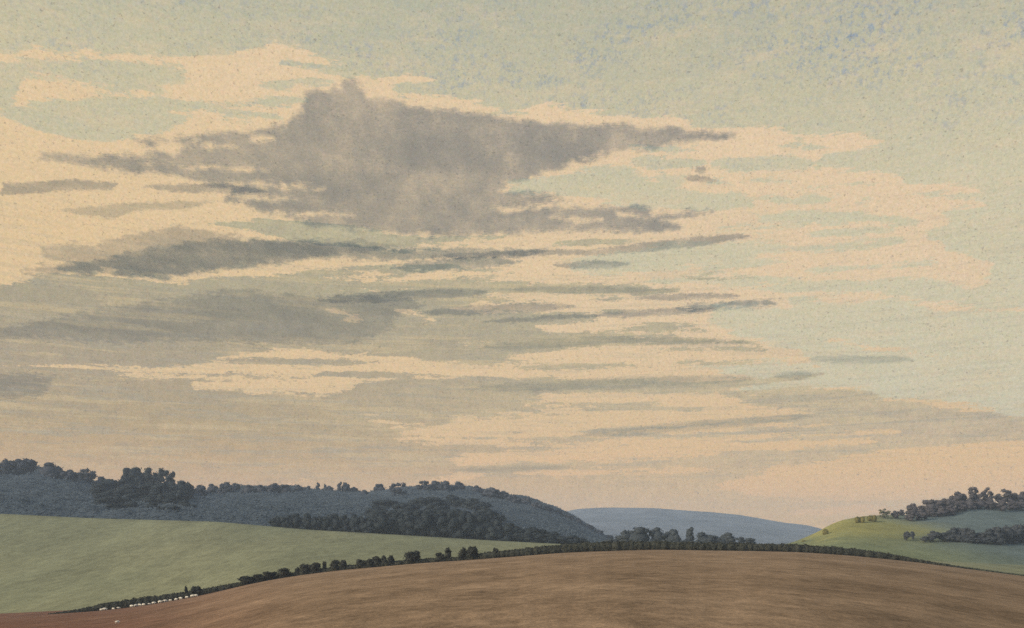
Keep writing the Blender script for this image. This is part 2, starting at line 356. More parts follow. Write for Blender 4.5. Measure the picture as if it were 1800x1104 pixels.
cloud([[(100,370),(180,360),(280,356),(380,352),(330,366),(240,372),(210,384),(160,380)]], M_faint, 'faint tattered grey cloud in the cream sky at the left', thick=4, seed=8)
def streak(args, mat, label, seed, group=None):
    cloud([lens(*a) for a in args], mat, label, thick=4, step=2.0, edge=7, wob=.45, seed=seed, group=group)
streak([(1010,448,1330,414,8), (760,452,1040,442,5)], M_thin, 'long grey cloud streak slanting up to the right below the large cloud', 11)
streak([(690,470,912,459,10)], M_blue, 'short dark cloud streak tapering left under the slanting streak', 12)
streak([(975,466,1110,464,6)], M_thin, 'small grey dash of cloud right of the dark tapering streak', 13)
streak([(740,550,1010,538,8)], M_thin, 'grey cloud streak in the middle of the sky with a frayed left end', 14)
streak([(1190,542,1368,532,6,.5)], M_blue, 'narrow dark streak of cloud furthest right in the middle band', 15)
streak([(1040,555,1260,544,6)], M_thin, 'grey streak touching the left end of the narrow dark streak', 16)
streak([(1120,524,1298,520,5,.5)], M_thin, 'thin grey streak just above the narrow dark streak', 17)
streak([(850,566,1050,554,4)], M_thin, 'thin slanting streak below the frayed grey streak', 18)
streak([(840,612,1130,594,8), (1000,598,1330,603,6)], M_faint, 'faint long streak bending across the middle of the lower sky', 19)
streak([(1420,631,1612,632,7,.45)], M_faint, 'isolated grey green cloud streak at the right of the sky', 20)
streak([(820,684,1340,665,10,.5)], M_faint, 'grey green cloud streak stretching over the cream band at lower centre', 21)
streak([(1360,660,1430,659,6,.4)], M_faint, 'small oval cloud dash beside the end of the grey green streak', 22)
streak([(1000,768,1440,730,8,.5)], M_faint, 'low faint cloud streak rising to the right above the far blue hill', 23)
streak([(800,827,1000,822,6,.5)], M_faint, 'lowest grey cloud streak above the wooded hill crest', 24)
streak([(560,528,860,512,9,.5)], M_thin, 'dull grey streak joining the broad patch to the middle of the sky', 25)
streak([(880,508,1180,512,6,.5)], M_faint, 'pale grey streak above the frayed grey streak', 26)
streak([(1205,312,1262,319,5,.4)], M_thin, 'tiny grey cloud scrap right of the large cloud', 27)
streak([(1222,299,1240,300,6,.4)], M_thin, 'tiny round blue cloud dot right of the large cloud', 28)
#GROUND
# ------------------------------------------------------------------ terrain outlines (photo columns -> slopes seen from the eye)
def curve(pts, sm=14):
    xs = np.array([p[0] for p in pts], float); ys = np.array([p[1] for p in pts], float)
    g = np.arange(-1600, 3401, 2.0); v = np.interp(g, xs, ys)
    k = np.exp(-0.5*(np.arange(-60, 61)*2.0/sm)**2); k /= k.sum()
    v = np.convolve(np.pad(v, 60, mode='edge'), k, 'valid')
    return lambda x: np.interp(x, g, v)
FIELD_EDGE = curve([(-1600,1150),(-600,1120),(-200,1098),(0,1086),(100,1079),(180,1074),(260,1064),(350,1048),(450,1024),(520,1012),(600,1002),(740,990),(830,984),(1000,971),(1150,966),(1400,970),(1500,977),(1600,987),(1700,1000),(1800,1013),(2100,1050),(2700,1100),(3400,1120)], 26)
GREEN_TOP = curve([(-1600,880),(-600,893),(0,903),(160,911),(380,917),(540,931),(700,940),(830,948),(960,955),(1100,960),(1300,964),(1600,975),(3400,1000)])
HILL_TOP = curve([(-1600,850),(-600,820),(-100,822),(0,826),(60,828),(120,840),(170,856),(200,862),(240,855),(300,858),(350,870),(400,864),(430,862),(480,862),(520,862),(560,868),(640,873),(700,864),(760,860),(815,862),(850,866),(880,872),(920,879),(960,893),(1000,908),(1040,929),(1080,951),(1120,966),(1300,975),(3400,990)], 10)
FAR_TOP = curve([(-1600,930),(600,930),(860,925),(940,915),(985,902),(1010,895),(1060,892),(1150,893),(1200,897),(1250,900),(1300,905),(1340,912),(1380,919),(1420,923),(1445,930),(1480,938),(1600,945),(3400,950)], 8)
RIGHT_TOP = curve([(-1600,985),(1250,975),(1330,962),(1385,956),(1405,949),(1440,934),(1455,924),(1480,914),(1520,907),(1560,905),(1600,905),(1640,899),(1680,892),(1700,886),(1760,884),(1800,884),(2100,860),(2700,850),(3400,870)], 6)
R0 = 200.0                          # depth of the hedge beyond the ploughed field
def W(px, py, r):                   # a point seen at photo (px, py) and depth r
    return np.array([(px-900)/F*r, r, EYE+(HY-py)/F*r])

def ground_mat(name, cols, scales=(.012, .08, .9), mottle=.35, rough=.95, extra=None, bump=0.0, fine=14.0, along=1.0):
    t = NT(name); p = t.scale(t.pos(), (1, along, 1))
    n1 = t.noise(p, scales[0], 5, .6); n2 = t.noise(p, scales[1], 5, .65); n3 = t.noise(p, scales[2], 4, .7); n4 = t.noise(p, fine, 3, .7)
    c = t.ramp(n1, [(.32, cols[0]), (.5, cols[1]), (.68, cols[2])])
    if extra: c = extra(t, t.pos(), c)
    f = t.math('ADD', t.math('MULTIPLY', t.math('SUBTRACT', n2, .5), mottle*1.8), t.math('MULTIPLY', t.math('SUBTRACT', n3, .5), mottle*1.7))
    f = t.math('ADD', f, t.math('MULTIPLY', t.math('SUBTRACT', n4, .5), mottle*1.4))
    f = t.math('ADD', f, 1.0)
    cg = t.n('ShaderNodeCombineXYZ'); [t.l(f, cg.inputs[i]) for i in range(3)]
    c = t.mix(1.0, c, cg.outputs[0], 'MULTIPLY')
    b = t.n('ShaderNodeBsdfPrincipled'); t.l(c, b.inputs['Base Color']); b.inputs['Roughness'].default_value = rough
    b.inputs['Specular IOR Level'].default_value = .05
    if bump:
        bp = t.n('ShaderNodeBump'); bp.inputs['Strength'].default_value = bump; bp.inputs['Distance'].default_value = .25
        t.l(n3, bp.inputs['Height']); t.l(bp.outputs[0], b.inputs['Normal'])
    t.l(b.outputs[0], t.out.inputs[0]); return t.m

def soil_extra(t, p, c):
    sep = t.n('ShaderNodeSeparateXYZ'); t.l(p, sep.inputs[0])
    # the soil is redder towards the left slope
    r = t.n('ShaderNodeMath', operation='DIVIDE'); t.l(sep.outputs[0], r.inputs[0]); t.l(sep.outputs[1], r.inputs[1])
    k = t.step(r.outputs[0], -.18, -.52)
    nd = t.noise(p, .06, 4, .6)
    k = t.math('MULTIPLY', k, t.math('MULTIPLY_ADD', nd, .9, .5), clamp=True)
    return t.mix(k, c, (.190, .098, .066, 1))
M_soil = ground_mat('ploughed_soil', [(.215,.145,.09,1), (.275,.187,.118,1), (.345,.238,.152,1)], (.07, .26, 1.3), .85, extra=soil_extra, bump=.35, fine=9, along=.6)
M_grass = ground_mat('pasture_grass', [(.190,.202,.126,1), (.232,.238,.140,1), (.275,.268,.152,1)], (.008, .05, .4), .5, fine=2.2, along=.3)
M_floor = ground_mat('valley_floor', [(.10,.13,.08,1), (.13,.15,.09,1), (.17,.17,.10,1)], (.002, .02, .2), .2)
def right_extra(t, p, c):
    sep = t.n('ShaderNodeSeparateXYZ'); t.l(p, sep.inputs[0])
    k = t.math('ADD', sep.outputs[0], t.math('MULTIPLY', t.math('SUBTRACT', t.noise(p, .03, 4, .6), .5), 60))
    green = t.mix(t.step(k, 140, 225), c, (.125, .162, .158, 1))
    # yellower colour on the higher ground of the left shoulder
    z = t.math('ADD', sep.outputs[2], t.math('MULTIPLY', t.math('SUBTRACT', t.noise(p, .05, 5, .7), .5), 16))
    y = t.math('MULTIPLY', t.step(z, 1.5, 10), t.step(k, 222, 165))
    return t.mix(y, green, (.31, .29, .10, 1))
M_right = ground_mat('hill_turf', [(.15,.18,.10,1), (.185,.21,.11,1), (.22,.235,.11,1)], (.015, .06, .35), .5, extra=right_extra, fine=2.0)
M_wfloor = ground_mat('wood_floor', [(.045,.06,.06,1), (.06,.075,.07,1), (.075,.09,.08,1)], (.01, .06, .3), .2)
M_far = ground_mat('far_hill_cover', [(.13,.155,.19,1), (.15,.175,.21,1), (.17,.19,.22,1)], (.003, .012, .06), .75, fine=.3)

# ploughed field: a convex rise under the viewer, running to the hedge, then dropping into the dip
def ploughed():
    th = np.radians(np.concatenate([np.arange(-180,-36,4.0), np.arange(-36,36,.35), np.arange(36,180.1,4.0)]))
    rr = np.concatenate([[0.0], np.geomspace(.6, 1.0, 4)*1.0, np.geomspace(1.3, 200, 90), np.linspace(202, 275, 14)])
    T, R = np.meshgrid(th, rr)
    ct = np.maximum(np.cos(T), .78); sc = np.where(np.abs(T) < math.radians(38), 1/ct, 1/math.cos(math.radians(38)))
    Rm = R*sc
    px = 900+F*np.tan(np.clip(T, -.74, .74))
    s_h = (HY-FIELD_EDGE(px))/F
    A = (s_h+EYE/R0)
    fr = np.clip((np.abs(T)-.66)/1.2, 0, 1); A = A*(1-fr)+(-.015)*fr
    dep = np.minimum(R, R0)
    Z = A*dep-np.clip((R-R0)/70, 0, 1)**1.3*(17+A*dep)
    X = Rm*np.sin(T); Y = Rm*np.cos(T)
    rough = (fbm(X/3.1+50, Y/3.1+50, 3)-.5)*.16*np.clip(R/14, 0, 1)*np.clip((196-R)/25, .15, 1)
    Z = Z+rough
    V = np.stack([X, Y, Z], -1).reshape(-1, 3)
    o = mesh_np('ploughed_field', V, grid_quads(len(rr), len(th))[:, ::-1], M_soil); o['kind'] = 'structure'
    return A
ploughed()
def edge_pt(px, off=0.0, r=R0, up=0.0):
    p = W(px, FIELD_EDGE(px), r); p[2] += up; return p

def strip(name, bot, top, r0, r1, mat, x0=-1500, x1=3300, dx=10, rows=22, back=60, drop=None, bulge=.0, rough=0.0, rfun=None, rs=20.):
    px = np.arange(x0, x1+1, float(dx))
    ts = np.concatenate([np.linspace(0, 1, rows), 1+np.linspace(.12, 1, 8)])
    P, T = np.meshgrid(px, ts)
    yb = bot(P) if callable(bot) else np.full(P.shape, float(bot)); yt = top(P)
    tt = np.clip(T, 0, 1); prof = tt+bulge*tt*(1-tt)
    y = yb+(yt-yb)*prof
    a = r0(P) if callable(r0) else r0; b = r1(P) if callable(r1) else r1
    r = a+(b-a)*tt
    Z = EYE+(HY-y)/F*r
    k = np.clip(T-1, 0, 1)
    r = r+back*k; Z = Z*(1-k**1.5)+(-18)*k**1.5
    X = (P-900)/F*r
    if rough: Z = Z+(fbm(X/rs+40, r/rs+40, 4)-.5)*rough*np.sin(np.pi*np.clip(T, 0, 1))**.5
    # skirt under the front edge
    V = np.stack([X, r, Z], -1)
    sk = V[0].copy(); sk[:, 2] -= 12
    V = np.concatenate([sk[None], V]).reshape(-1, 3)
    o = mesh_np(name, V, grid_quads(len(ts)+1, len(px))[:, ::-1], mat); o['kind'] = 'structure'
    return o
# valley floor reaching to the horizon
a = np.radians(np.linspace(-180, 180, 97)); rr = np.array([1., 60, 150, 300, 600, 1200, 2500, 6000, 20000, 60000])
T_, R_ = np.meshgrid(a, rr)
o = mesh_np('ground', np.stack([R_*np.sin(T_), R_*np.cos(T_), np.full(T_.shape, -19.0)], -1).reshape(-1, 3), grid_quads(len(rr), len(a))[:, ::-1], M_floor); o['kind'] = 'structure'

GB = lambda x: FIELD_EDGE(x)+4
strip('green_field', GB, GREEN_TOP, 206, 430, M_grass, bulge=.12, rough=.5)
HILL_R0, HILL_R1 = 436.0, (lambda x: 720+np.clip((x-300)/700, 0, 1)*160)
HB = lambda x: GREEN_TOP(x)+3
HILL_BULGE = .35
strip('wooded_hill', HB, HILL_TOP, HILL_R0, HILL_R1, M_wfloor, x0=-1500, x1=1300, bulge=HILL_BULGE, rough=0, back=260)
strip('right_hill', lambda x: FIELD_EDGE(x)+8, RIGHT_TOP, 300, (lambda x: 430+np.clip((x-1400)/400, 0, 1)*90), M_right, x0=1230, x1=3300, bulge=.3, rough=1.3, rs=26., back=120)
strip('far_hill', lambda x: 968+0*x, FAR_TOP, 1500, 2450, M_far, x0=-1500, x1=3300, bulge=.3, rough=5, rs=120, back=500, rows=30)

def hill_pt(px, t, off=-.4):
    yb, yt = HB(px), HILL_TOP(px); prof = t+HILL_BULGE*t*(1-t)
    r = HILL_R0+(HILL_R1(px)-HILL_R0)*t
    p = W(px, yb+(yt-yb)*prof, r); p[2] += off; return p
def right_pt(px, t, off=-.3):
    yb, yt = FIELD_EDGE(px)+8, RIGHT_TOP(px); prof = t+.3*t*(1-t)
    r = 300+(430+min(max((px-1400)/400, 0), 1)*90-300)*t
    p = W(px, yb+(yt-yb)*prof, r); p[2] += off; return p

# ------------------------------------------------------------------ foliage
def leaf_mat(name, c0, c1, sc=.35):
    t = NT(name); p = t.pos(); oi = t.n('ShaderNodeObjectInfo')
    n = t.noise(p, sc, 4, .7); n2 = t.noise(p, sc*6, 2, .6)
    f = t.math('ADD', t.math('MULTIPLY', n, .7), t.math('MULTIPLY', n2, .3))
    f = t.math('ADD', f, t.math('MULTIPLY', t.math('SUBTRACT', oi.outputs['Random'], .5), .25))
    c = t.ramp(f, [(.3, c0+(1,)), (.7, c1+(1,))])
    d1 = t.n('ShaderNodeBsdfDiffuse'); t.l(c, d1.inputs[0]); d2 = t.n('ShaderNodeBsdfTranslucent'); t.l(c, d2.inputs[0])
    m = t.n('ShaderNodeMixShader'); m.inputs[0].default_value = .25; t.l(d1.outputs[0], m.inputs[1]); t.l(d2.outputs[0], m.inputs[2])
    t.l(m.outputs[0], t.out.inputs[0]); return t.m
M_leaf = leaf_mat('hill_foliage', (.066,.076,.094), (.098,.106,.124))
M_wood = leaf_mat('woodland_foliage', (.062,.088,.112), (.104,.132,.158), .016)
M_dark = leaf_mat('dark_foliage', (.032,.042,.048), (.050,.062,.068))
M_row = leaf_mat('row_foliage', (.055,.068,.078), (.085,.098,.105))
M_plum = leaf_mat('ridge_foliage', (.085,.080,.090), (.12,.113,.12))
M_slope = leaf_mat('slope_foliage', (.055,.066,.074), (.085,.092,.100))
M_hedge = leaf_mat('hedge_foliage', (.050,.054,.042), (.088,.090,.068), 1.2)
M_bush = leaf_mat('bush_foliage', (.044,.048,.040), (.072,.075,.060), 1.5)
M_verge = leaf_mat('verge_grass', (.075,.085,.060), (.125,.13,.085), 1.2)
M_yel = leaf_mat('gorse_foliage', (.16,.15,.05), (.26,.23,.08), .8)
M_lite = leaf_mat('pale_foliage', (.13,.14,.10), (.20,.20,.14))
def bark():
    t = NT('bark'); p = t.pos(); c = t.ramp(t.noise(p, 2.0, 4), [(.3, (.045,.040,.036,1)), (.7, (.09,.08,.07,1))])
    b = t.n('ShaderNodeBsdfDiffuse'); t.l(c, b.inputs[0]); t.l(b.outputs[0], t.out.inputs[0]); return t.m
M_bark = bark()

_ico = None
def ico_verts():
    global _ico
    if _ico is None:
        import bmesh
        bm = bmesh.new(); bmesh.ops.create_icosphere(bm, subdivisions=2, radius=1.0)
        _ico = (np.array([v.co[:] for v in bm.verts]), np.array([[l.vert.index for l in f.loops] for f in bm.faces])); bm.free()
    return _ico
def leaves(blobs, n, size, rng, flat=.5):
    """leaf clumps: small folded quads on and inside ellipsoid blobs [(x,y,z,rx,ry,rz)]"""
    B = np.array(blobs); vol = (B[:, 3]*B[:, 4]+B[:, 3]*B[:, 5]); pr = vol/vol.sum()
    w = rng.choice(len(B), n, p=pr)
    d = rng.normal(size=(n, 3)); d /= np.linalg.norm(d, axis=1)[:, None]
    rad = 1-.30*rng.random(n)**1.6+.07*rng.random(n)
    c = B[w, :3]+d*B[w, 3:6]*rad[:, None]
    nn = d+rng.normal(size=(n, 3))*.55; nn /= np.linalg.norm(nn, axis=1)[:, None]
    a = np.cross(nn, rng.normal(size=(n, 3))); a /= np.linalg.norm(a, axis=1)[:, None]; b = np.cross(nn, a)
    s = size*(.6+.8*rng.random(n))[:, None]
    V = np.stack([c-a*s, c-b*s*.7, c+a*s, c+b*s*.7], 1).reshape(-1, 3)
    return V, np.arange(4*n).reshape(n, 4)
def cores(blobs, k=.86):
    iv, ifc = ico_verts(); Vs = []; Fs = []
    for i, b in enumerate(blobs):
        Vs.append(iv*np.array(b[3:6])*k+np.array(b[:3])); Fs.append(ifc+i*len(iv))
    return np.concatenate(Vs), np.concatenate(Fs)
def leafy(blobs, n, size, rng, k=.86):
    V1, Q1 = leaves(blobs, n, size, rng); V2, F2 = cores(blobs, k)
    F2 = np.concatenate([F2, F2[:, :1]], 1)   # triangles written as 4 indices are split below
    return V1, Q1, V2, F2
def leafy_mesh(name, blobs, n, size, rng, mat, parent=None, k=.86, xf=None):
    V1, Q1 = leaves(blobs, n, size, rng); V2, F2 = cores(blobs, k)
    T1 = np.concatenate([Q1[:, [0, 1, 2]], Q1[:, [0, 2, 3]]])
    V = np.concatenate([V1, V2]); T = np.concatenate([T1, F2+len(V1)])
    return mesh_np(name, V, T, mat, smooth=False, parent=parent)

def tube(V, Q, p0, p1, r0, r1, n=7):
    p0 = np.array(p0, float); p1 = np.array(p1, float); d_ = p1-p0; d_ /= np.linalg.norm(d_)
    u = np.cross(d_, [0.3, 1, .2]); u /= np.linalg.norm(u); w = np.cross(d_, u); b = len(V)
    for p, r in ((p0, r0), (p1, r1)):
        for i in range(n):
            t = 2*math.pi*i/n; V.append(p+r*(math.cos(t)*u+math.sin(t)*w))
    for i in range(n):
        j = (i+1) % n; Q.append([b+i, b+j, b+n+j, b+n+i])

def crown_blobs(kind, rng):
    B = []
    if kind == 'round':
        B.append((0, 0, .50, .36, .36, .40))
        for i in range(12):
            a_ = rng.random()*6.28; h = rng.random(); r = .20+.14*(1-abs(h-.4)*1.6)
            B.append((math.cos(a_)*r, math.sin(a_)*r, .16+.62*h, .17+.05*rng.random(), .17+.05*rng.random(), .13+.05*rng.random()))
        B.append((0.03, 0, .84, .20, .20, .15))
    elif kind == 'broad':
        B.append((0, 0, .42, .42, .42, .36))
        for i in range(16):
            a_ = rng.random()*6.28; r = .38*math.sqrt(rng.random()); h = (.84-1.15*r*r)*(.35+.65*math.sqrt(rng.random()))
            B.append((math.cos(a_)*r, math.sin(a_)*r, h, .15+.06*rng.random(), .15+.06*rng.random(), .13+.05*rng.random()))
    elif kind == 'open':       # gaps where the sky shows through
        for i in range(15):
            a_ = i*2.4+rng.random(); r = .12+.25*rng.random(); h = .24+.62*rng.random()
            B.append((math.cos(a_)*r, math.sin(a_)*r, h, .13+.05*rng.random(), .13+.05*rng.random(), .10+.05*rng.random()))
        B.append((0, 0, .86, .15, .15, .12)); B.append((0, 0, .3, .3, .3, .2))
    elif kind == 'tall':
        for i in range(9):
            h = i/8; B.append((rng.normal()*.08, rng.normal()*.08, .16+.7*h, .36-.20*h+.04*rng.random(), .36-.20*h, .14))
    return B
def trunk_mesh(parent, rng, thin=1.0, h=.62):
    V, Q = [], []
    lean = rng.normal()*.02
    tube(V, Q, (0, 0, -.03), (lean, 0, h*.45), .045*thin, .032*thin); tube(V, Q, (lean, 0, h*.45), (0, lean, h), .032*thin, .014*thin)
    for i in range(5):
        a_ = i*1.3+rng.random(); z = h*(.45+.1*i)
        tube(V, Q, (lean, 0, z), (math.cos(a_)*.24, math.sin(a_)*.24, z+.18), .016*thin, .006*thin, 5)
    return mesh_np('trunk', np.array(V), np.array(Q), M_bark, parent=parent)
def make_tree(kind, mat, n=420, size=.035, seed=0, name='tree'):
    rng = np.random.default_rng(seed)
    e = bpy.data.objects.new(name, None); C.objects.link(e); e.empty_display_size = .2
    trunk_mesh(e, rng)
    leafy_mesh('crown', crown_blobs(kind, rng), n, size, rng, mat, e, k=.80 if kind != 'open' else .72)
    return e
_proto = {}
def tree(kind, mat, base, h, w, label, group=None, seed=0, name='tree', n=420, size=.035):
    """one tree standing at base, h high and w wide; meshes are shared between copies of a kind"""
    key = (kind, mat.name, seed % 4)
    if key not in _proto:
        e = make_tree(kind, mat, n, size, 100+seed % 4+17*len(_proto), name); _proto[key] = e
    else:
        p = _proto[key]; e = p.copy(); C.objects.link(e)
        for ch in p.children:
            c_ = ch.copy(); C.objects.link(c_); c_.parent = e
    e.location = tuple(base); e.rotation_euler = (0, 0, random.random()*6.28); e.scale = (w, w, h)
    tag(e, label, 'tree', group)
    return e
def px_h(px_n, r): return px_n/F*r

def ridge(lst, ptfun, mat, t=1.0, group=None, tt=None):
    """trees given as (column, top row, width, kind, label)"""
    for i, (x, top, w, kind, label) in enumerate(lst):
        tq = t
        while True:
            b = ptfun(x, tq); r = b[1]
            if EYE+(HY-top)/F*r-b[2] > .95*px_h(w, r) or tq < .72: break
            tq -= .02
        zt = EYE+(HY-top)/F*r
        tree(kind, mat, b, max(2.5, zt-b[2]), px_h(w, r)*1.08, label, group, seed=i)

# skyline of the wooded hill
ridge([
 (10,806,40,'open','open crowned tree on the hill skyline cut by the left edge'),
 (42,801,44,'broad','tallest tree of the skyline clump at the far left'),
 (88,811,50,'round','broad rounded tree right of the tallest one at the far left of the ridge'),
 (122,824,34,'round','smaller rounded tree between two broad ones on the left of the ridge'),
 (153,822,38,'open','tree with a gappy crown at the right end of the far left skyline clump'),
 (178,836,34,'round','low rounded tree where the far left skyline clump meets the dark copse'),
], hill_pt, M_leaf, 1.0, 'trees along the skyline of the wooded hill')
sk_l = 'small blue grey tree in the even treeline along the wooded ridge'
lst = []
for x, top, w in [(-30,812,44),(-75,806,50),(-120,812,44),(205,846,34),(330,850,30),(350,851,28),(372,849,26),(398,846,30),(412,848,24),(436,851,26),(458,851,26),(482,848,30),(503,849,26),(524,851,24),(542,853,18),(578,853,18),(622,855,18),(640,860,20),(885,861,26),(905,867,26),(925,872,24),(943,880,24),(962,887,24),(980,895,22),(998,903,22),(1016,911,22),(1034,921,22),(1052,931,22),(1070,940,20)]:
    lst.append((x, top, w, ['round', 'broad'][int(x) % 2], sk_l))
ridge(lst, hill_pt, M_leaf, 1.0, 'even treeline along the wooded ridge')
ridge([
 (558,847,12,'tall','thin pointed tree standing up from the middle of the ridge treeline'),
 (572,850,10,'tall','slim spike of a tree just right of the thin pointed one on the ridge'),
 (597,846,14,'tall','narrow upright tree left of the bushy one on the middle of the ridge'),
 (607,847,20,'round','bushy tree in the small group at the middle of the ridge'),
 (669,848,24,'broad','leaning tree crown left of the gap in the ridge treeline'),
 (700,847,34,'open','domed tree with a bright gap beneath on the ridge above the dark wood'),
 (746,843,30,'open','tree with a small window of sky on the ridge above the dark wood'),
 (762,842,30,'broad','wide tree just right of the one with a window of sky on the ridge'),
 (786,842,32,'broad','rounded tree topping the ridge crest above the dark wood'),
 (805,845,30,'round','last high crown before the ridge crest begins to fall'),
 (838,852,24,'round','low tree in the dip of the ridge right of the crest'),
 (862,854,30,'broad','domed tree right of the dip where the ridge starts down'),
], hill_pt, M_leaf, 1.0, 'trees along the skyline of the wooded hill')

# the big dark copse with ragged tops, left of centre
cop = 'trees of the dark copse on the left'
def place(lst, ptfun, mat, group):
    for i, (x, top, w, t_, kind, label) in enumerate(lst):
        while ptfun is right_pt and t_ > .80:
            b = ptfun(x, t_)
            if EYE+(HY-top)/F*b[1]-b[2] > .9*px_h(w, b[1]): break
            t_ -= .02
        b = ptfun(x, t_); r = b[1]; zt = EYE+(HY-top)/F*r
        tree(kind, mat, b, max(2.0, zt-b[2]), px_h(w, r)*1.1, label, group, seed=i)
place([
 (238,816,46,.74,'broad','highest crown of the dark copse'),
 (222,826,23,.72,'open','small ragged crown on the left shoulder of the dark copse'),
 (262,819,37,.72,'open','flat topped crown right of the highest one in the dark copse'),
 (283,821,37,.70,'open','crown with a bright slit beside it in the dark copse'),
 (300,827,23,.68,'tall','narrow square topped crown at the right of the dark copse'),
 (208,835,63,.62,'broad','broad sloping crown at the left of the dark copse'),
 (187,846,58,.50,'round','lowest rounded crown at the left end of the dark copse'),
 (318,843,43,.55,'round','rounded crown at the right end of the dark copse'),
], hill_pt, M_dark, cop)
dl = 'dark rounded tree in the body of the dark copse below its ragged top'
place([(x, y, w, t_, k, dl) for x, y, w, t_, k in [
 (195,858,52,.36,'broad'),(228,848,57,.48,'round'),(258,844,57,.5,'broad'),(288,848,55,.46,'round'),(312,858,48,.38,'broad'),
 (186,872,43,.22,'round'),(214,868,52,.26,'broad'),(246,864,55,.3,'round'),(276,866,55,.28,'broad'),(304,872,52,.22,'round'),(326,878,40,.18,'round'),(232,880,48,.14,'broad'),(268,882,48,.13,'round'),(296,886,43,.1,'broad'),(205,884,43,.12,'round')]],
 hill_pt, M_dark, 'trees in the body of the dark copse')

# the long dark wood at the foot of the hill
place([
 (684,876,66,.40,'broad','tall domed tree at the left end of the long dark wood'),
 (662,888,44,.26,'round','stepped lower tree at the very left of the long dark wood'),
 (746,869,58,.44,'broad','tall rounded tree left of the notch in the long dark wood'),
 (790,868,44,.44,'round','single rounded knob of a tree in the middle of the long dark wood'),
 (830,872,62,.42,'broad','broad tree at the right shoulder of the long dark wood'),
 (868,898,44,.22,'round','isolated lower hump right of the broad shoulder tree in the dark wood'),
 (716,880,50,.34,'broad','lower tree between the two tall domes of the long dark wood'),
 (768,880,46,.34,'broad','tree filling the notch in the long dark wood'),
 (850,888,42,.32,'round','tree stepping down from the shoulder of the long dark wood'),
], hill_pt, M_dark, 'trees on the top line of the long dark wood')
dl = 'low dark tree packed into the front of the long dark wood'
L_ = []
for x in range(655, 1030, 20):
    top = np.interp(x, [650,690,740,830,860,900,950,1030], [905,895,890,892,905,914,924,944])
    L_.append((x, top+4, 50, .0, ['round','broad'][(x//20) % 2], dl))
for x in range(660, 860, 24):
    L_.append((x, 893, 56, .18, ['broad','round'][(x//24) % 2], dl))
place(L_, hill_pt, M_dark, 'low trees of the long dark wood')
dl = 'low rounded tree in the dark line left of the long dark wood'
place([(x, y, w, .0, ['round','broad'][(x//7) % 2], dl) for x, y, w in [
 (486,905,26),(503,902,26),(522,901,28),(538,900,26),(557,904,24),(572,902,26),(590,901,30),(606,903,26),(622,902,30),(640,904,28),(652,900,30)]],
 hill_pt, M_dark, 'low dark trees along the field edge')

# trees beyond the crest of the ploughed field, in front of the far blue hill
def row_pt(x, t): return W(x, 964, 400+60*t)
place([
 (1075,945,40,.4,'broad','lowest sloping tree at the left end of the row below the far blue hill'),
 (1094,937,38,.4,'broad','second sloping tree from the left in the row below the far blue hill'),
 (1122,923,55,.3,'broad','largest domed tree in the row below the far blue hill'),
 (1156,925,36,.3,'round','rounded tree right of the largest dome in the row'),
 (1181,926,33,.3,'broad','square shouldered tree before the gap in the row'),
 (1213,925,26,.3,'tall','narrow tall tree right of the gap in the row'),
 (1238,933,36,.2,'broad','broad low dome right of the narrow tall tree in the row'),
 (1259,941,19,.2,'round','smallest round tree in the row below the far blue hill'),
 (1281,935,36,.2,'round','round headed tree right of the smallest one in the row'),
 (1302,943,21,.1,'open','tree with an uneven crown near the right end of the row'),
 (1316,944,33,.1,'broad','tree with a pointed right side that ends the row'),
], row_pt, M_row, 'row of trees below the far blue hill')
dl = 'low dark bush filling the foot of the tree row below the far hill'
place([(x, y, 22, 0, 'round', dl) for x, y in [(1100,948),(1125,948),(1142,950),(1166,948),(1192,948),(1204,948),(1226,948),(1248,950),(1270,952),(1292,953)]], row_pt, M_row, 'bushes under the tree row')

# right hill: ridge trees, slope hedgerow, pair of bushes
place([
 (1573,897,16,.98,'round','small outlying tree at the left end of the right hill ridge'),
 (1584,895,12,.98,'round','smallest tree just before the gap on the right hill ridge'),
 (1605,884,26,.98,'round','rounded tree right of the gap on the right hill ridge'),
 (1622,887,18,.98,'broad','low tree between two rounded ones on the right hill ridge'),
 (1640,873,36,.98,'broad','broad domed tree on the rise of the right hill ridge'),
 (1662,874,32,.98,'broad','second broad dome on the rise of the right hill ridge'),
 (1684,863,32,.98,'round','tree stepping up to the tall open crown on the right hill ridge'),
 (1713,854,32,.98,'open','tallest open crowned tree on the right hill ridge'),
 (1736,855,26,.98,'open','tree joined to the right of the tallest open crown on the ridge'),
 (1764,858,34,.98,'open','gappy flat crowned tree near the right edge on the ridge'),
 (1776,862,22,.98,'broad','leaning tree behind the gappy one near the right edge'),
 (1797,863,26,.98,'round','tree cut by the right edge on the right hill ridge'),
 (1830,858,34,.98,'round','tree on the right hill ridge just outside the right edge'),
], right_pt, M_plum, 'trees along the ridge of the right hill')
place([(1555,893,20,.99,'open','pale thin tree left of the dark ones on the right hill ridge')], right_pt, M_lite, None)
dl = 'low bush filling the foot of the ridge trees on the right hill'
place([(x, y, 22, .97, 'round', dl) for x, y in [(1602,896),(1620,895),(1637,890),(1655,888),(1672,886),(1690,881),(1706,877),(1724,876),(1742,877),(1760,878),(1780,878),(1796,877)]], right_pt, M_plum, 'bushes under the ridge trees')
def slope_pt(x, t):
    # on the face of the right hill, row where the stems stand
    lo, hi = 0.0, 1.0
    for _ in range(24):
        m_ = (lo+hi)/2; q = right_pt(x, m_); y = HY-(q[2]+.3-EYE)/q[1]*F
        if y > t: lo = m_
        else: hi = m_
    return right_pt(x, lo)
place([
 (1594,933,13,949,'round','left one of the two small round bushes on the right hill slope'),
 (1604,933,9,947,'round','right one of the two small round bushes on the right hill slope'),
], slope_pt, M_slope, None)
dl = 'dark tree in the hedgerow across the slope of the right hill'
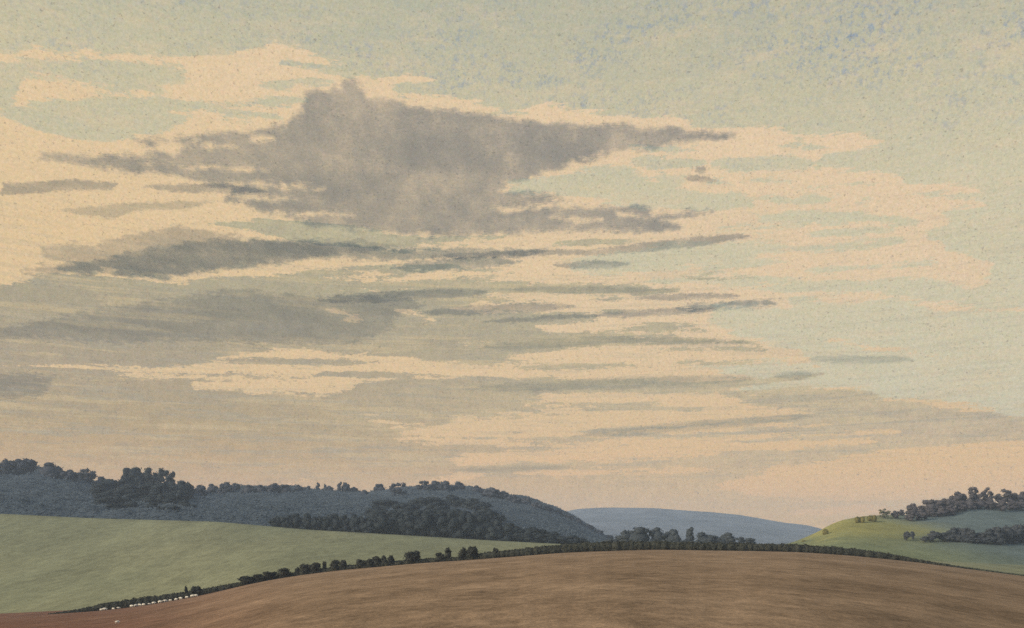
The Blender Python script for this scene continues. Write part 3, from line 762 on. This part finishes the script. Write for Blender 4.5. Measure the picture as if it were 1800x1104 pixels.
place([(x, y, w, b_, ['broad','round'][i % 2], dl) for i, (x, y, w, b_) in enumerate([
 (1626,941,16,952),(1640,932,26,951),(1658,934,24,951),(1676,926,26,950),(1692,924,26,950),(1708,930,24,952),(1724,934,22,953),(1738,928,26,955),(1752,921,28,956),(1768,923,28,956),(1786,918,30,955),(1804,920,30,953),(1826,922,30,952),
 (1668,940,20,952),(1684,940,22,952),(1700,942,22,954),(1716,944,22,955),(1734,944,22,957),(1756,944,22,958),(1778,943,22,956),(1796,940,22,954)])],
 slope_pt, M_slope, 'trees of the slope hedgerow')

# ------------------------------------------------------------------ canopy mass of the wooded hill (far too many crowns to count)
def canopy():
    rng = np.random.default_rng(5)
    xs = np.arange(-1500, 1094, 4.0); ts = np.linspace(0, 1.12, 70)
    P, T = np.meshgrid(xs, ts); tt = np.minimum(T, 1)
    yb, yt = HB(P), HILL_TOP(P); prof = tt+HILL_BULGE*tt*(1-tt); y = yb+(yt-yb)*prof
    r = HILL_R0+(HILL_R1(P)-HILL_R0)*tt; Z = EYE+(HY-y)/F*r; X = (P-900)/F*r; r = r+np.clip(T-1, 0, 1)*160
    vis = np.clip((yb-yt)/60, 0, 1)
    lump = fbm(X/9+90, r/9+90, 3)*5.0+fbm(X/40+9, r/40+9, 2)*3
    up = (lump+1.0)*vis*np.clip(T/.03, .3, 1)*np.clip((1.12-T)/.1, 0, 1)-1.0
    V = np.stack([X, r, Z+up], -1).reshape(-1, 3); Q = grid_quads(len(ts), len(xs))[:, ::-1]
    nq = 150000
    w = Q[rng.integers(0, len(Q), nq)]; a_ = rng.random((nq, 1)); b_ = rng.random((nq, 1))
    c = (V[w[:, 0]]*(1-a_)+V[w[:, 1]]*a_)*(1-b_)+(V[w[:, 3]]*(1-a_)+V[w[:, 2]]*a_)*b_
    c[:, 2] += rng.normal(size=nq)*.45+.2
    nn = rng.normal(size=(nq, 3))*.2+[0, -.35, .7]; nn /= np.linalg.norm(nn, axis=1)[:, None]
    u = np.cross(nn, rng.normal(size=(nq, 3))); u /= np.linalg.norm(u, axis=1)[:, None]; v = np.cross(nn, u)
    s = .75*(.5+.9*rng.random((nq, 1)))
    LV = np.stack([c-u*s, c-v*s*.7, c+u*s, c+v*s*.7], 1).reshape(-1, 3)
    m = mesh_np('woodland', np.concatenate([V, LV]), np.concatenate([Q, np.arange(4*nq).reshape(nq, 4)+len(V)]), M_wood, smooth=False)
    m['kind'] = 'stuff'; m['label'] = 'blue grey woodland covering the long hill behind the green field'; m['category'] = 'woodland'
canopy()

# ------------------------------------------------------------------ hedge, verge and bushes along the far edge of the ploughed field
def hedge(name, x0, x1, topfun, mat, label, n, size, seed, depth=1.2, cat='hedge', dr=0.0):
    rng = np.random.default_rng(seed); blobs = []
    x = x0
    while x < x1:
        r = R0+1.5+dr; yb = FIELD_EDGE(x)+1.5; h = max(.35, px_h(float(topfun(x)), r)); 
        p = W(x, yb, r)
        k = rng.uniform(.74, 1.12)
        blobs.append((p[0], p[1]+rng.normal()*.15, p[2]+h*.42, depth*1.0, depth, h*.56*k))
        x += 2.0+rng.uniform(0, 1.6)
    o = leafy_mesh(name, blobs, n, size, rng, mat, k=.93)
    return tag(o, label, cat)
hedge('hedge', 830, 1695, lambda x: np.interp(x, [830,900,1000,1060,1150,1250,1330,1400,1500,1560,1620,1660,1695], [12,15,18,19,18,16,16,16,15,12,7,5,3]), M_hedge, 'dark clipped hedge running over the crest of the ploughed field', 26000, .22, 31)
hedge('hedge', 95, 470, lambda x: np.interp(x, [95,140,180,260,330,380,440,470], [3,7,15,17,14,12,8,5]), M_hedge, 'dark low hedge on the left rising from the field corner beside the white sheep', 14000, .2, 32)
hedge('hedge', 440, 850, lambda x: np.interp(x, [440,500,640,740,800,850], [6,9,10,10,9,10]), M_hedge, 'thin scrubby hedge bank under the separate bushes along the left crest', 13000, .18, 33, depth=.8)
hedge('verge', 1640, 1900, lambda x: np.interp(x, [1640,1700,1760,1900], [3,5,4,3]), M_verge, 'thin brown grass verge on the crest at the right edge', 5000, .14, 34, depth=.6, cat='verge')

bush_spots = [
 (328,1030,7,'tiny lone bush standing clear of the low hedge on the left'),
 (345,1029,24,'tufted bush breaking the top of the low hedge on the left'),
 (437,1011,34,'wide dark bush furthest left along the crest bank'),
 (458,1008,26,'low bush against the right side of the wide dark one'),
 (476,1005,30,'long low bush slanting up the bank on the left'),
 (500,999,30,'sloping bush with a flat top left of the small upright pair'),
 (523,996,10,'small upright dark bush left of the feathery one'),
 (536,990,22,'dark bush touching the left of the feathery one'),
 (553,987,24,'feathery bush with a slanted top'),
 (570,987,8,'single tiny bush in the gap on the bank'),
 (588,985,22,'dark bush with a notch right of the tiny one in the gap'),
 (603,983,16,'pointed bush joined to the notched dark one'),
 (635,982,18,'small rounded bush near the middle of the bank'),
 (650,981,20,'left bush of the close pair right of the small rounded one'),
 (662,978,18,'right bush of the close pair right of the small rounded one'),
 (676,977,14,'left half of the square topped bush clump'),
 (687,975,14,'right half of the square topped bush clump'),
 (724,967,32,'tallest ragged bush on the bank'),
 (774,970,18,'low bush left of the pointed one near the crest'),
 (787,963,14,'pointed bush near the crest'),
 (812,963,18,'left part of the largest dark bush near the crest'),
 (830,959,26,'largest dark bush near the crest'),
 (872,962,12,'small tuft of a bush where the thick hedge begins'),
]
def make_bush(seed):
    rng = np.random.default_rng(seed); B = [(0, 0, .42, .36, .36, .34)]
    for i in range(8):
        a_ = rng.random()*6.28; r = .28*math.sqrt(rng.random()); h = .35+.42*rng.random()
        B.append((math.cos(a_)*r, math.sin(a_)*r, h, .15+.06*rng.random(), .15+.06*rng.random(), .15+.05*rng.random()))
    e = bpy.data.objects.new('bush', None); C.objects.link(e); e.empty_display_size = .2
    V, Q = [], []
    for i in range(4):
        a_ = i*1.7; tube(V, Q, (0, 0, -.05), (math.cos(a_)*.2, math.sin(a_)*.2, .5), .02, .01, 5)
    mesh_np('stem', np.array(V), np.array(Q), M_bark, parent=e)
    leafy_mesh('foliage', B, 520, .05, rng, M_bush, e, k=.74)
    return e
protos = [make_bush(s_) for s_ in range(5)]; used = set()
for i, (x, top, w, label) in enumerate(bush_spots):
    k = i % 5; r = R0+1.2
    if k not in used: e = protos[k]; used.add(k)
    else:
        e = protos[k].copy(); C.objects.link(e)
        for ch in protos[k].children:
            c_ = ch.copy(); C.objects.link(c_); c_.parent = e
    b = W(x, FIELD_EDGE(x)+1, r); h = EYE+(HY-top)/F*r-b[2]
    e.location = tuple(b); e.rotation_euler = (0, 0, random.random()*6.28); s_ = px_h(w, r)*1.25; e.scale = (s_, s_, h*1.1)
    tag(e, label, 'bush', 'bushes along the field crest')

# bushes and gorse along the left shoulder of the right hill
for i, (x, top, w, t_, m_, lab) in enumerate([
 (1412,947,22,.9,M_yel,'lowest yellow gorse bush on the left shoulder of the right hill'),
 (1450,926,22,.95,M_yel,'yellow gorse bush halfway up the right hill shoulder'),
 (1512,903,24,.98,M_yel,'yellow bush on the brow of the right hill'),
 (1534,901,24,.98,M_yel,'flat yellow bush next to the ridge trees on the right hill')]):
    w -= 7; top += 2
    while t_ > .7 and EYE+(HY-top)/F*right_pt(x, t_)[1]-right_pt(x, t_)[2] < .8*px_h(w, 440): t_ -= .02
    b = right_pt(x, t_); zt = EYE+(HY-top)/F*b[1]
    rng = np.random.default_rng(70+i)
    w_ = px_h(w, b[1])/2; h = max(.8, zt-b[2])
    B = [(rng.normal()*w_*.5, rng.normal()*w_*.3, h*.4, w_*.5, w_*.5, h*.45) for _ in range(4)]
    o = leafy_mesh('bush', B, 500, .22, rng, m_, k=.85); o.location = tuple(b); tag(o, lab, 'bush')

# ------------------------------------------------------------------ sheep below the left hedge
def wool():
    t = NT('wool'); p = t.pos(); c = t.ramp(t.noise(p, 5.0, 3), [(.3, (.66,.60,.48,1)), (.7, (.82,.77,.64,1))])
    b = t.n('ShaderNodeBsdfDiffuse'); t.l(c, b.inputs[0]); t.l(b.outputs[0], t.out.inputs[0]); return t.m
M_wool = wool()
def make_sheep():
    import bmesh
    me = bpy.data.meshes.new('sheep'); o = bpy.data.objects.new('sheep', me); C.objects.link(o)
    P = [(-.45,0,.62,.25,.27),(-.15,0,.64,.30,.31),(.2,0,.65,.28,.30),(.42,0,.68,.19,.22),(.55,0,.70,.13,.14),(.68,0,.60,.09,.11),(.82,0,.50,.06,.07),(-.62,0,.60,.06,.07)]
    V = [p[:3] for p in P]; R = [p[3:] for p in P]
    E = [(0,1),(1,2),(2,3),(3,4),(4,5),(5,6),(0,7)]
    for bx, root in ((-.38,0),(.3,2)):
        for s_ in (-1, 1):
            i0 = len(V); kx = -.05 if bx < 0 else .02
            V += [(bx, s_*.13, .42), (bx+kx, s_*.13, .22), (bx, s_*.13, .02)]; R += [(.09,.09), (.045,.045), (.035,.035)]
            E += [(root, i0), (i0, i0+1), (i0+1, i0+2)]
    for s_ in (-1, 1):
        i0 = len(V); V.append((.62, s_*.14, .66)); R.append((.03,.04)); E.append((5, i0))
    me.from_pydata(V, E, []); me.update()
    md = o.modifiers.new('skin', 'SKIN'); o.modifiers.new('sub', 'SUBSURF').levels = 1; o.modifiers['sub'].render_levels = 1
    for i, r in enumerate(R): me.skin_vertices[0].data[i].radius = r
    me.skin_vertices[0].data[0].use_root = True
    me.materials.append(M_wool)
    dg = bpy.context.evaluated_depsgraph_get(); m2 = bpy.data.meshes.new_from_object(o.evaluated_get(dg))
    o.modifiers.clear(); o.data = m2
    m2.polygons.foreach_set('use_smooth', np.ones(len(m2.polygons), dtype=bool))
    return o
first = make_sheep()
flock = [(178,1073,1),(185,1073,-1),(199,1071,1),(209,1070,-1),(231,1069,1),(239,1068,1),(246,1067,-1),(252,1067,1),(263,1065,-1),(270,1065,1),(281,1062,1),(291,1061,-1),(299,1060,1),(309,1058,1),(318,1056,-1),(328,1055,1),(338,1053,1),(345,1052,-1)]
for i, (x, y, dr) in enumerate(flock):
    o = first if i == 0 else first.copy()
    if i: C.objects.link(o)
    p = W(x, FIELD_EDGE(x), R0-3.2-1.2*(i % 3)); 
    z = EYE+(HY-FIELD_EDGE(x))/F*R0+ (EYE/R0)*0
    A_ = (HY-FIELD_EDGE(x))/F+EYE/R0; p[2] = A_*p[1]-.03
    o.location = tuple(p); s_ = random.uniform(.5, .74); o.scale = (s_*1.1, s_, s_); o.rotation_euler = (0, 0, (0 if dr > 0 else math.pi)+random.uniform(-.5, .5))
    tag(o, 'small white sheep in the line strung out along the foot of the left hedge', 'sheep', 'sheep in a line below the left hedge')
o = first.copy(); C.objects.link(o); x = 206; yy = 1096
A_ = (HY-FIELD_EDGE(x))/F+EYE/R0; r = EYE/(A_+(yy-HY)/F)
o.location = ((x-900)/F*r, r, A_*r-.02); s_ = .0040*r; o.scale = (s_*1.0, s_, s_); o.rotation_euler = (0, 0, .3)
tag(o, 'lone white sheep out in the ploughed field below the line of others', 'sheep')

# ------------------------------------------------------------------ haze
def haze():
    x0, x1, y0, y1, z0, z1 = -3200, 3200, -400, 3100, -20.0, 150.0
    V = [(x0,y0,z0),(x1,y0,z0),(x1,y1,z0),(x0,y1,z0),(x0,y0,z1),(x1,y0,z1),(x1,y1,z1),(x0,y1,z1)]
    Q = [(0,3,2,1),(4,5,6,7),(0,1,5,4),(1,2,6,5),(2,3,7,6),(3,0,4,7)]
    t = NT('haze_air'); v = t.n('ShaderNodeVolumePrincipled'); v.inputs['Color'].default_value = (.62,.76,.98,1)
    v.inputs['Density'].default_value = HAZE_D; v.inputs['Anisotropy'].default_value = .0
    t.l(v.outputs[0], t.out.inputs['Volume'])
    o = mesh_np('haze', V, Q, t.m, smooth=False); o['kind'] = 'stuff'
HAZE_D = 2.6e-4
haze()
